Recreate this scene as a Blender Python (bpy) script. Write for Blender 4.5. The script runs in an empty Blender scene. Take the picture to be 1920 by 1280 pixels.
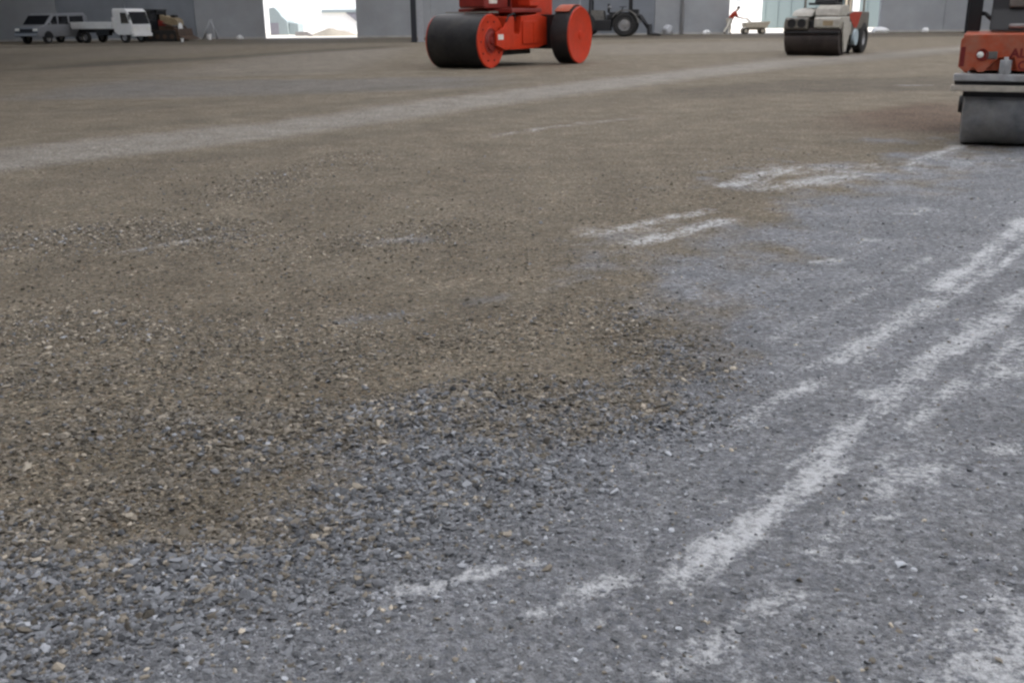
import bpy, bmesh, math, random
import numpy as np
from mathutils import Vector, Matrix
R = math.radians
random.seed(7); rng = np.random.default_rng(7)
scn = bpy.context.scene
col = scn.collection

# ------------------------------------------------------------------ camera
F, CX, CY, H = 1900.0, 960.0, 640.0, 1.40
PITCH, ROLL = math.atan(613 / F), R(0.6)
cam_d = bpy.data.cameras.new('camera'); cam = bpy.data.objects.new('camera', cam_d); col.objects.link(cam)
cam_d.sensor_width = 36; cam_d.lens = 36 * F / 1920; cam_d.clip_start = 0.05; cam_d.clip_end = 2000
RM = Matrix.Rotation(math.pi / 2 - PITCH, 4, 'X') @ Matrix.Rotation(-ROLL, 4, 'Z')
cam.matrix_world = Matrix.Translation((0, 0, H)) @ RM
scn.camera = cam
R3 = RM.to_3x3()
def ray(px, py): return R3 @ Vector(((px - CX) / F, -(py - CY) / F, -1))
def G(px, py):                                   # where the line of sight meets the ground
    d = ray(px, py); t = -H / d.z; return (d.x * t, d.y * t)
def P(px, py, Y):                                # point at depth Y
    d = ray(px, py); t = Y / d.y; return Vector((d.x * t, Y, H + d.z * t))
def toward(x, y, rel=0): return math.atan2(-y, -x) + R(rel)

# ------------------------------------------------------------------ materials
def nodes(name):
    m = bpy.data.materials.new(name); m.use_nodes = True
    nt = m.node_tree; nt.nodes.clear()
    out = nt.nodes.new('ShaderNodeOutputMaterial'); b = nt.nodes.new('ShaderNodeBsdfPrincipled')
    nt.links.new(b.outputs[0], out.inputs[0]); return m, nt, b
def N(nt, t, **kw):
    n = nt.nodes.new(t)
    for k, v in kw.items():
        if k in n.inputs.keys() if isinstance(k, str) else False: n.inputs[k].default_value = v
        else: setattr(n, k, v)
    return n
def paint(name, c, rough=.5, metal=0.0, var=.25, scale=6.0, dirt=None, dirt_amt=.5, bump=0.0, spec=.5):
    m, nt, b = nodes(name); L = nt.links.new
    tc = N(nt, 'ShaderNodeTexCoord'); nz = N(nt, 'ShaderNodeTexNoise'); nz.inputs['Scale'].default_value = scale; nz.inputs['Detail'].default_value = 6; nz.inputs['Roughness'].default_value = .65
    L(tc.outputs['Object'], nz.inputs['Vector'])
    rp = N(nt, 'ShaderNodeMapRange'); rp.inputs[1].default_value = .3; rp.inputs[2].default_value = .7
    rp.inputs[3].default_value = 1 - var; rp.inputs[4].default_value = 1 + var * .6; L(nz.outputs[0], rp.inputs[0])
    mx = N(nt, 'ShaderNodeMix', data_type='RGBA', blend_type='MULTIPLY'); mx.inputs[0].default_value = 1
    mx.inputs[6].default_value = (*c, 1); L(rp.outputs[0], mx.inputs[7])
    colr = mx.outputs[2]
    if dirt:
        n2 = N(nt, 'ShaderNodeTexNoise'); n2.inputs['Scale'].default_value = scale * .45; n2.inputs['Detail'].default_value = 8; n2.inputs['Roughness'].default_value = .7
        L(tc.outputs['Object'], n2.inputs['Vector'])
        r2 = N(nt, 'ShaderNodeMapRange'); r2.inputs[1].default_value = .42; r2.inputs[2].default_value = .68; r2.inputs[4].default_value = dirt_amt; L(n2.outputs[0], r2.inputs[0])
        m2 = N(nt, 'ShaderNodeMix', data_type='RGBA'); L(r2.outputs[0], m2.inputs[0]); L(colr, m2.inputs[6]); m2.inputs[7].default_value = (*dirt, 1); colr = m2.outputs[2]
    L(colr, b.inputs['Base Color'])
    b.inputs['Roughness'].default_value = rough; b.inputs['Metallic'].default_value = metal
    b.inputs['Specular IOR Level'].default_value = spec
    if bump:
        bp = N(nt, 'ShaderNodeBump'); bp.inputs['Strength'].default_value = bump; bp.inputs['Distance'].default_value = .01; L(nz.outputs[0], bp.inputs['Height']); L(bp.outputs[0], b.inputs['Normal'])
    return m
DUST = (.30, .26, .21)
M = dict(
  orange=paint('orange_paint', (.54, .036, .008), .5, var=.16, dirt=(.30, .06, .03), dirt_amt=.3, spec=.3),
  orange_dusty=paint('dusty_orange_paint', (.44, .078, .030), .6, var=.22, scale=9, dirt=(.30, .18, .13), dirt_amt=.65, spec=.3),
  dark_red=paint('dark_red_paint', (.21, .016, .010), .5, var=.25),
  drum=paint('drum_steel', (.018, .018, .020), .55, .3, var=.4, scale=5, dirt=(.06, .052, .045), dirt_amt=.5, bump=.2),
  drum_brown=paint('brown_drum_steel', (.035, .026, .024), .6, .2, var=.4, scale=5, dirt=(.07, .055, .045), dirt_amt=.5, bump=.2),
  drum_grey=paint('grey_drum_steel', (.24, .25, .27), .5, .2, var=.4, scale=8, dirt=(.36, .34, .31), dirt_amt=.55, bump=.25),
  black=paint('black_paint', (.007, .007, .009), .5, var=.3),
  rubber=paint('tyre_rubber', (.016, .016, .017), .85, var=.35, scale=12, dirt=(.07, .06, .05), dirt_amt=.35),
  bar_grey=paint('dusty_grey_paint', (.36, .37, .385), .6, var=.25, scale=9, dirt=(.30, .27, .23), dirt_amt=.5), bar_tan=paint('dusty_tan_bar', (.47, .43, .37), .7, var=.25, scale=9, dirt=(.33, .29, .24), dirt_amt=.5),
  steel=paint('bare_steel', (.30, .30, .31), .45, .6, var=.3, dirt=DUST, dirt_amt=.5),
  tan_steel=paint('dusty_steel', (.27, .245, .21), .65, .15, var=.3, dirt=DUST, dirt_amt=.5),
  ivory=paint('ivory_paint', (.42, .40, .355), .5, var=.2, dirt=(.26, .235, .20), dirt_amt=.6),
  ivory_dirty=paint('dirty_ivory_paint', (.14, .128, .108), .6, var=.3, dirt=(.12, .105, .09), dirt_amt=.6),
  white=paint('white_paint', (.78, .78, .78), .4, var=.08, dirt=(.55, .54, .52), dirt_amt=.3),
  silver=paint('silver_paint', (.25, .257, .275), .35, .35, var=.1),
  glass=paint('dark_glass', (.012, .013, .016), .08, var=.1),
  lens=paint('lamp_lens', (.85, .85, .8), .15, var=.05),
  plate=paint('plate_white', (.72, .68, .64), .5, var=.15),
  brown=paint('brown_paint', (.07, .042, .024), .7, var=.4, dirt=(.10, .05, .03), dirt_amt=.5),
  tan=paint('tan_paint', (.30, .235, .14), .6, var=.25, dirt=(.18, .13, .08), dirt_amt=.5),
  greymach=paint('grey_machine_paint', (.13, .125, .115), .6, var=.35, dirt=(.2, .18, .15), dirt_amt=.5),
  alu=paint('aluminium', (.40, .41, .43), .45, .5, var=.1),
  plastic=paint('white_plastic', (.80, .80, .80), .5, var=.06),
  concrete=paint('precast_concrete', (.32, .335, .355), .85, var=.16, scale=.5, dirt=(.29, .285, .28), dirt_amt=.5, bump=.15),
  concrete_b=paint('precast_concrete_darkened', (.215, .232, .26), .85, var=.2, scale=.5, dirt=(.15, .163, .185), dirt_amt=.5, bump=.15),  # left wall's shade put into a darker concrete, beside panel tone differences
  plinth=paint('concrete_plinth', (.40, .39, .37), .85, var=.2, scale=1.5),
  roof=paint('roof_sheet', (.42, .43, .45), .55, .2, var=.1),
  darksteel=paint('dark_and_shaded_steel', (.016, .018, .026), .6, var=.2),
  palesteel=paint('pale_and_lit_steel', (.42, .43, .46), .5, .3, var=.15),
  cyan=paint('pale_blue_cladding', (.155, .20, .208), .6, var=.04),
  wht_wall=paint('white_render', (.85, .86, .86), .8, var=.05),
  bluegrey=paint('blue_grey_sheet', (.36, .44, .48), .6, var=.1),
  greydoor=paint('grey_door', (.34, .34, .38), .6, var=.1),
  hutblue=paint('pale_blue_hut', (.21, .255, .27), .7, var=.1), hutdoor=paint('grey_hut_door', (.16, .16, .19), .7, var=.1),
  sand=paint('pale_sand', (.205, .19, .16), .9, var=.2, scale=2),
  timber=paint('weathered_timber', (.20, .195, .20), .8, var=.3),
  beige=paint('beige_paint', (.42, .37, .29), .6, var=.25),
  shirt=paint('red_cloth', (.34, .035, .015), .9, var=.2), trousers=paint('pale_cloth', (.62, .59, .52), .9, var=.1),
  skin=paint('skin', (.30, .17, .11), .6, var=.1), hair=paint('dark_hair', (.035, .025, .02), .7, var=.2),
  letter=paint('dark_red_lettering', (.17, .012, .010), .6, var=.2),
)
def added_skylight_mat():
    m = bpy.data.materials.new('added_skylight_sheet'); m.use_nodes = True; nt = m.node_tree; nt.nodes.clear()
    o = nt.nodes.new('ShaderNodeOutputMaterial'); t = nt.nodes.new('ShaderNodeBsdfTranslucent'); t.inputs[0].default_value = (.86, .88, .9, 1)
    nt.links.new(t.outputs[0], o.inputs[0]); return m
M['added_skylight'] = added_skylight_mat()

# ------------------------------------------------------------------ mesh builder
class MB:
    def __init__(s): s.bm = bmesh.new()
    def _merge(s, b, mtx=None, smooth=False):
        if mtx is not None: b.transform(mtx)
        me = bpy.data.meshes.new('t'); 
        for f in b.faces: f.smooth = smooth
        b.to_mesh(me); b.free(); s.bm.from_mesh(me); bpy.data.meshes.remove(me); return s
    def box(s, x0, x1, y0, y1, z0, z1, bev=.0, mtx=None, seg=2):
        b = bmesh.new(); bmesh.ops.create_cube(b, size=1)
        b.transform(Matrix.Translation(((x0+x1)/2, (y0+y1)/2, (z0+z1)/2)) @ Matrix.Diagonal((abs(x1-x0), abs(y1-y0), abs(z1-z0), 1)))
        if bev: bmesh.ops.bevel(b, geom=b.edges[:], offset=bev, segments=seg, affect='EDGES', profile=.6)
        return s._merge(b, mtx)
    def prism(s, pts, y0, y1, bev=0.0, plane='xz', mtx=None):       # polygon in xz extruded along y (or yz along x, xy along z)
        b = bmesh.new()
        def v(p, t): return {'xz': (p[0], t, p[1]), 'yz': (t, p[0], p[1]), 'xy': (p[0], p[1], t)}[plane]
        lo = [b.verts.new(v(p, y0)) for p in pts]; hi = [b.verts.new(v(p, y1)) for p in pts]; n = len(pts)
        b.faces.new(lo); b.faces.new(hi[::-1])
        for i in range(n): b.faces.new((lo[i], hi[i], hi[(i+1) % n], lo[(i+1) % n]))
        bmesh.ops.recalc_face_normals(b, faces=b.faces[:])
        if bev: bmesh.ops.bevel(b, geom=b.edges[:], offset=bev, segments=2, affect='EDGES', profile=.6)
        return s._merge(b, mtx)
    def cyl(s, p0, p1, r0, r1=None, seg=24, caps=True):
        r1 = r0 if r1 is None else r1; p0, p1 = Vector(p0), Vector(p1); d = p1 - p0
        b = bmesh.new(); bmesh.ops.create_cone(b, cap_ends=caps, segments=seg, radius1=r0, radius2=max(r1, 1e-4), depth=d.length)
        for f in b.faces: f.smooth = len(f.verts) == 4
        q = d.to_track_quat('Z', 'Y').to_matrix().to_4x4(); b.transform(Matrix.Translation((p0+p1)/2) @ q)
        me = bpy.data.meshes.new('t'); b.to_mesh(me); b.free(); s.bm.from_mesh(me); bpy.data.meshes.remove(me); return s
    def lathe(s, prof, axis='y', seg=48, at=(0, 0, 0), closed=False):          # prof: (offset along axis, radius)
        b = bmesh.new(); rings = []
        for (a, r) in prof:
            ring = []
            for k in range(seg):
                t = 2*math.pi*k/seg; c, sn = r*math.cos(t), r*math.sin(t)
                ring.append(b.verts.new({'y': (c, a, sn), 'x': (a, c, sn), 'z': (c, sn, a)}[axis]))
            rings.append(ring)
        pr = list(zip(rings, rings[1:])) + ([(rings[-1], rings[0])] if closed else [])
        for A, B in pr:
            for k in range(seg): b.faces.new((A[k], A[(k+1) % seg], B[(k+1) % seg], B[k]))
        if not closed:
            for ring in (rings[0], rings[-1]): b.faces.new(ring)
        bmesh.ops.recalc_face_normals(b, faces=b.faces[:])
        for f in b.faces: f.smooth = len(f.verts) == 4
        for e in b.edges:
            if len(e.link_faces) == 2 and e.calc_face_angle(0) > .6: e.smooth = False
        return s._merge2(b, Matrix.Translation(at))
    def _merge2(s, b, mtx):
        b.transform(mtx); me = bpy.data.meshes.new('t'); b.to_mesh(me); b.free(); s.bm.from_mesh(me); bpy.data.meshes.remove(me); return s
    def tube(s, pts, r, seg=10):
        for a, c in zip(pts, pts[1:]): s.cyl(a, c, r, seg=seg)
        for p in pts[1:-1]: s.ball(p, r)
        return s
    def ball(s, c, r, sub=2, sc=(1, 1, 1)):
        b = bmesh.new(); bmesh.ops.create_icosphere(b, subdivisions=sub, radius=r)
        return s._merge(b, Matrix.Translation(c) @ Matrix.Diagonal((*sc, 1)), True)
    def build(s, name, mat, parent=None, loc=None):
        me = bpy.data.meshes.new(name); s.bm.to_mesh(me); s.bm.free()
        me.materials.append(M[mat] if isinstance(mat, str) else mat)
        o = bpy.data.objects.new(name, me); col.objects.link(o)
        if parent: o.parent = parent
        if loc: o.location = loc
        return o
def tag(o, label=None, cat=None, group=None, kind=None):
    for k, v in (('label', label), ('category', cat), ('group', group), ('kind', kind)):
        if v: o[k] = v
    return o
def thing(name, label, cat, loc=(0, 0, 0), rz=0, group=None):
    o = bpy.data.objects.new(name, None); col.objects.link(o); o.empty_display_size = .3
    o.location = loc; o.rotation_euler = (0, 0, rz); return tag(o, label, cat, group)
def text_mesh(txt, size, name, mat, parent, mtx):
    c = bpy.data.curves.new('t', 'FONT'); c.body = txt; c.size = size; c.extrude = .002; c.offset = .004 * size / .1
    o = bpy.data.objects.new('t', c); col.objects.link(o); bpy.context.view_layer.update()
    me = bpy.data.meshes.new_from_object(o.evaluated_get(bpy.context.evaluated_depsgraph_get()))
    bpy.data.objects.remove(o); me.transform(mtx); me.materials.clear(); me.materials.append(M[mat]); me.name = name
    t = bpy.data.objects.new(name, me); col.objects.link(t); t.parent = parent; return t
def skinned(name, pts, edges, rad, mat, parent, sub=2):
    me = bpy.data.meshes.new(name); me.from_pydata(pts, edges, []); o = bpy.data.objects.new(name, me); col.objects.link(o)
    md = o.modifiers.new('s', 'SKIN'); md.use_smooth_shade = True
    for v, r in zip(me.skin_vertices[0].data, rad): v.radius = (r, r) if not isinstance(r, tuple) else r
    me.skin_vertices[0].data[0].use_root = True
    sb = o.modifiers.new('b', 'SUBSURF'); sb.levels = sub; sb.render_levels = sub
    bpy.context.view_layer.update()
    m2 = bpy.data.meshes.new_from_object(o.evaluated_get(bpy.context.evaluated_depsgraph_get())); m2.name = name
    o.modifiers.clear(); o.data = m2; bpy.data.meshes.remove(me); m2.materials.clear(); m2.materials.append(M[mat]); o.parent = parent
    return o

# ------------------------------------------------------------------ ground
WALL_Y = 70.5
def seg_dist(X, Y, pts):
    best = np.full(X.shape, 1e9); 
    for (ax, ay), (bx, by) in zip(pts, pts[1:]):
        dx, dy = bx-ax, by-ay; L2 = dx*dx+dy*dy+1e-9
        t = np.clip(((X-ax)*dx+(Y-ay)*dy)/L2, 0, 1)
        best = np.minimum(best, np.hypot(X-ax-t*dx, Y-ay-t*dy))
    return best
def signed_side(X, Y, pts):                                  # >0 on the left of the polyline's direction
    best = np.full(X.shape, 1e9); sg = np.zeros(X.shape)
    for (ax, ay), (bx, by) in zip(pts, pts[1:]):
        dx, dy = bx-ax, by-ay; L2 = dx*dx+dy*dy+1e-9
        t = np.clip(((X-ax)*dx+(Y-ay)*dy)/L2, 0, 1)
        d = np.hypot(X-ax-t*dx, Y-ay-t*dy); c = dx*(Y-ay)-dy*(X-ax)
        k = d < best; best = np.where(k, d, best); sg = np.where(k, np.sign(c), sg)
    return best*sg
def vnoise(X, Y, s, seed):
    r = np.random.default_rng(seed).random((256, 256)); x, y = X*s+1000.5, Y*s+1000.5
    xi, yi = np.floor(x).astype(int), np.floor(y).astype(int); fx, fy = x-xi, y-yi
    fx, fy = fx*fx*(3-2*fx), fy*fy*(3-2*fy); g = lambda a, b: r[a % 256, b % 256]
    return (g(xi, yi)*(1-fx)+g(xi+1, yi)*fx)*(1-fy)+(g(xi, yi+1)*(1-fx)+g(xi+1, yi+1)*fx)*fy
def fbm(X, Y, s, seed, o=4):
    t = 0; a = 1; tot = 0
    for k in range(o): t = t+a*vnoise(X, Y, s*2**k, seed+k); tot += a; a *= .55
    return t/tot
PX = lambda pts: [G(*p) for p in pts]
edge_line = PX([(-500, 1420), (0, 1150), (190, 1085), (380, 1000), (560, 920), (760, 850), (950, 790), (1110, 750), (1240, 660), (1290, 520), (1390, 430), (1560, 360), (1720, 300), (1900, 262), (2300, 190)])
DUSTS = [  # (pixel polyline, half width m, strength): pale dusty wheel tracks on the compacted ground
  ([(1270, 1085), (1340, 1040), (1400, 1000)], .05, 1.1), ([(1390, 1000), (1460, 950), (1520, 905)], .05, 1.0), ([(1490, 870), (1530, 850), (1570, 880)], .04, .8), ([(1350, 945), (1430, 925), (1500, 905)], .02, .7), ([(1500, 915), (1560, 850), (1610, 790)], .05, 1.2), ([(1700, 720), (1660, 745)], .05, 1.1),
  ([(1580, 820), (1640, 770), (1700, 720)], .05, .9), ([(1640, 745), (1720, 700), (1790, 640)], .055, 1.0), ([(1780, 655), (1860, 600), (1935, 540)], .07, 1.0), ([(1600, 800), (1680, 760)], .03, .7),
  ([(1380, 805), (1430, 770), (1480, 735)], .035, .85), ([(1470, 740), (1530, 720)], .03, .9), ([(1510, 690), (1600, 680)], .04, .75), ([(1560, 680), (1650, 625), (1740, 565)], .06, .85), ([(1690, 610), (1770, 555)], .05, .75), ([(1760, 540), (1830, 490), (1930, 410)], .07, 1.1), ([(1800, 545), (1880, 490), (1935, 455)], .05, .8),
  ([(750, 1112), (820, 1105)], .024, 1.4), ([(850, 1088), (930, 1075)], .028, 1.5), ([(960, 1065), (1060, 1045)], .016, 1.0), ([(1000, 1155), (1080, 1125)], .025, .8), ([(1080, 1112), (1160, 1090)], .035, 1.1), ([(1160, 1085), (1200, 1075)], .015, .8), ([(1100, 1175), (1180, 1130)], .02, .7),
  ([(1310, 1240), (1420, 1150), (1500, 1105)], .035, .75), ([(1400, 1290), (1330, 1230)], .03, .6), ([(1680, 905), (1755, 880)], .06, .75), ([(1640, 870), (1755, 835)], .04, .6), ([(1740, 912), (1748, 905)], .05, .85),
  ([(1530, 1040), (1600, 1050)], .035, .9), ([(1850, 725), (1930, 650)], .08, .65), ([(1700, 1225), (1790, 1180)], .04, .6), ([(1860, 845), (1930, 835)], .05, .7),
  ([(1870, 1290), (1935, 1140)], .085, 1.0), ([(1780, 1290), (1880, 1190)], .05, .7), ([(1500, 735), (1700, 600), (1860, 500)], .05, .5), ([(1640, 770), (1800, 640), (1925, 560)], .05, .6), ([(1690, 800), (1830, 700), (1930, 620)], .05, .55), ([(1560, 1010), (1640, 930), (1700, 890)], .05, .5), ([(1230, 1270), (1300, 1210)], .04, .5), ([(1440, 640), (1600, 560), (1750, 480)], .05, .35), ([(1620, 975), (1690, 970)], .018, .9), ([(1560, 1085), (1610, 1088)], .015, .8),
  ([(1100, 441), (1180, 420), (1330, 392)], .075, .85), ([(1190, 455), (1270, 436), (1355, 410)], .09, .95), ([(1110, 430), (1240, 425)], .14, .4), ([(1370, 347), (1430, 332), (1480, 322)], .17, .75), ([(1440, 352), (1530, 340), (1600, 326)], .17, .75), ([(1480, 318), (1640, 312)], .3, .45), ([(1640, 330), (1880, 300)], .5, .3),
  ([(1705, 308), (1800, 274)], .10, .8), ([(1685, 402), (1720, 400), (1745, 388)], .04, .85), ([(1530, 490), (1560, 485)], .08, .7), ([(1615, 448), (1640, 452)], .05, .6),
  ([(915, 256), (990, 246), (1060, 236), (1200, 220)], .10, .45), ([(1690, 161), (1740, 160)], .2, .4),
  ([(235, 471), (330, 455), (430, 441)], .04, .6), ([(680, 462), (750, 452), (820, 441)], .035, .4), ([(870, 750), (920, 742)], .02, .6), ([(1470, 740), (1530, 722)], .03, .6), ([(980, 740), (1200, 745)], .03, .3),
]
GREYP = [([(1100, 450), (1330, 420)], .22), ([(1370, 350), (1580, 335)], .3), ([(700, 462), (800, 450)], .12), ([(230, 470), (430, 445)], .12), ([(660, 600), (900, 560), (1100, 520)], .1), ([(0, 1280), (600, 1200)], .3)]
COARSE = [([(0, 620), (300, 650), (620, 640)], .5, .45), ([(300, 720), (600, 690), (850, 640), (1150, 590)], .3, .45), ([(0, 860), (200, 800)], .35, .6), ([(500, 480), (800, 440)], .45, .3), ([(340, 790), (560, 800), (760, 780), (930, 745), (1120, 745), (1250, 780)], .22, 1), ([(-100, 1080), (180, 960), (380, 860), (560, 830)], .28, 1), ([(800, 850), (1000, 800), (1180, 790)], .25, .9),
  ([(0, 450), (200, 440), (420, 440)], .5, .7), ([(450, 370), (560, 320), (680, 300)], .5, .4), ([(0, 1150), (300, 1080), (700, 960), (900, 880)], .35, .8), ([(1150, 600), (1280, 700)], .25, .8), ([(0, 720), (200, 700)], .3, .7), ([(1150, 745), (1250, 690), (1290, 640)], .12, .9)]
# far strips, each a band between an upper and a lower pixel line
BANDS = {
  'pale': [([(-700, 350), (-60, 286), (520, 226), (960, 168), (1300, 130), (1480, 112), (1700, 96), (1900, 80)], [(-700, 420), (-60, 330), (520, 258), (960, 193), (1300, 148), (1480, 127), (1700, 107), (1900, 88)], 1.0),
           ([(200, 118), (460, 104), (700, 92), (800, 88)], [(200, 148), (460, 142), (700, 138), (800, 135)], .42),
           ([(1107, 85), (1300, 80), (1480, 78)], [(1107, 105), (1300, 100), (1480, 95)], .35), ([(-60, 95), (460, 87), (500, 86)], [(-60, 118), (460, 98), (500, 96)], .2)],
  'dark': [([(-60, 124), (100, 118), (360, 109), (620, 92), (780, 84)], [(-60, 138), (100, 130), (360, 115), (620, 97), (780, 88)], .8),
           ([(-60, 84), (400, 76), (780, 72), (1200, 67), (1920, 60)], [(-60, 92), (400, 84), (780, 80), (1200, 74), (1920, 68)], .75),
           ([(1200, 172), (1480, 150), (1700, 144), (1800, 140)], [(1200, 190), (1480, 176), (1700, 172), (1800, 170)], .55),
           ([(-60, 205), (300, 198), (480, 190)], [(-60, 214), (300, 206), (480, 196)], .3)],
  'streak': [([(-60, 222), (500, 178), (900, 150), (1100, 140)], [(-60, 236), (500, 186), (900, 157), (1100, 146)], .5), ([(-60, 262), (500, 208), (960, 160)], [(-60, 272), (500, 215), (960, 165)], .6), ([(-60, 345), (520, 270), (960, 205), (1300, 160)], [(-60, 372), (520, 286), (960, 217), (1300, 168)], .5), ([(900, 205), (1300, 165), (1700, 125)], [(900, 214), (1300, 172), (1700, 130)], .35), ([(1480, 118), (1800, 92)], [(1480, 130), (1800, 100)], .5), ([(-60, 150), (700, 128)], [(-60, 157), (700, 133)], .4)],
  'greyb': [([(-60, 158), (300, 150), (600, 150), (880, 145), (960, 140)], [(-60, 190), (300, 184), (600, 176), (880, 165), (960, 160)], .8), ([(900, 185), (1500, 100)], [(900, 200), (1500, 110)], .3)],
  'red': [([(1560, 216), (1700, 196), (1810, 186)], [(1560, 250), (1700, 248), (1810, 250)], .8)],
}
def sm(a, b, x): t = np.clip((x-a)/(b-a), 0, 1); return t*t*(3-2*t)
def masks(X, Y):
    n1 = fbm(X, Y, 1.6, 11); n2 = fbm(X, Y, 5, 21); n3 = fbm(X, Y, .5, 31)
    D = np.hypot(X, Y)
    s = signed_side(X, Y, edge_line)                     # left of the line = loose brown; right = compacted grey
    w = .34+.085*D
    grey = sm(-w, w, -s+(n1-.5)*w*2.6+(n2-.5)*w*1.6)
    for pts, hw in GREYP: grey = np.maximum(grey, .5*np.exp(-(seg_dist(X, Y, PX(pts))/hw)**2)*sm(.25, .6, n2))
    dust = np.zeros(X.shape)
    for pts, hw, k in DUSTS:
        d = seg_dist(X, Y, PX(pts)); dust = np.maximum(dust, k*np.exp(-(d/(hw*(.5+n2)))**2))
    coarse = np.zeros(X.shape)
    for pts, hw, k in COARSE: coarse = np.maximum(coarse, k*np.exp(-(seg_dist(X, Y, PX(pts))/hw)**2))
    coarse = np.clip(coarse*(.4+1.2*n1), 0, 1)
    out = dict(grey=grey, dust=dust, coarse=coarse)
    for nm, bl in BANDS.items():
        a = np.zeros(X.shape)
        for up, lo, k in bl:
            u = -signed_side(X, Y, PX(up)); l = signed_side(X, Y, PX(lo)); ww = .05+.02*D
            ends = sm(-.5, 1.5, X-min(p[0] for p in PX(lo)))*sm(-.5, 1.5, max(p[0] for p in PX(up))-X)
            a = np.maximum(a, k*sm(-ww, ww, u+(n1-.5)*ww)*sm(-ww, ww, l+(n1-.5)*ww)*ends)
        out[nm] = a*(.7+.6*np.minimum(n3, 1)) if nm != 'pale' else a
    return out, n1, n2, n3
def lines(breaks):
    r = []
    for a, b, st in breaks: r += list(np.arange(a, b-1e-6, st))
    return np.array(r+[breaks[-1][1]])
xs = lines([(-400, -60, 20), (-60, -14, 1), (-14, -5, .2), (-5, 7, .05), (7, 16, .2), (16, 70, 1), (70, 400, 20)])
ys = lines([(-60, -4, 4), (-4, 1.4, .2), (1.4, 6, .04), (6, 12, .09), (12, 30, .25), (30, 76, .7), (76, 120, 4), (120, 500, 30)])
X, Y = np.meshgrid(xs, ys); nx, ny = len(xs), len(ys)
mk, n1, n2, n3 = masks(X, Y)
near = np.exp(-np.hypot(X, Y)/9)
Z = (n1-.5)*.035*(1-.6*mk['grey'])+(n2-.5)*.012+mk['coarse']*near*(.022+.03*(fbm(X, Y, 11, 77)-.5))+(n3-.5)*.03
Z = Z+mk['coarse']*near*.05*(fbm(X, Y, 17, 91, 2)-.5)+near*.016*(1-mk['grey'])*(fbm(X, Y, 14, 97, 2)-.5)
Z = np.where(Y > WALL_Y-1, Z*.2, Z)
def ground_z(x, y):
    i = np.clip(np.searchsorted(xs, x)-1, 0, nx-2); j = np.clip(np.searchsorted(ys, y)-1, 0, ny-2)
    u = (x-xs[i])/(xs[i+1]-xs[i]); v = (y-ys[j])/(ys[j+1]-ys[j])
    return (Z[j, i]*(1-u)+Z[j, i+1]*u)*(1-v)+(Z[j+1, i]*(1-u)+Z[j+1, i+1]*u)*v
_a, _b = G(1280, 1085), G(1930, 480); DIR = math.atan2(_b[1]-_a[1], _b[0]-_a[0])
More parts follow.
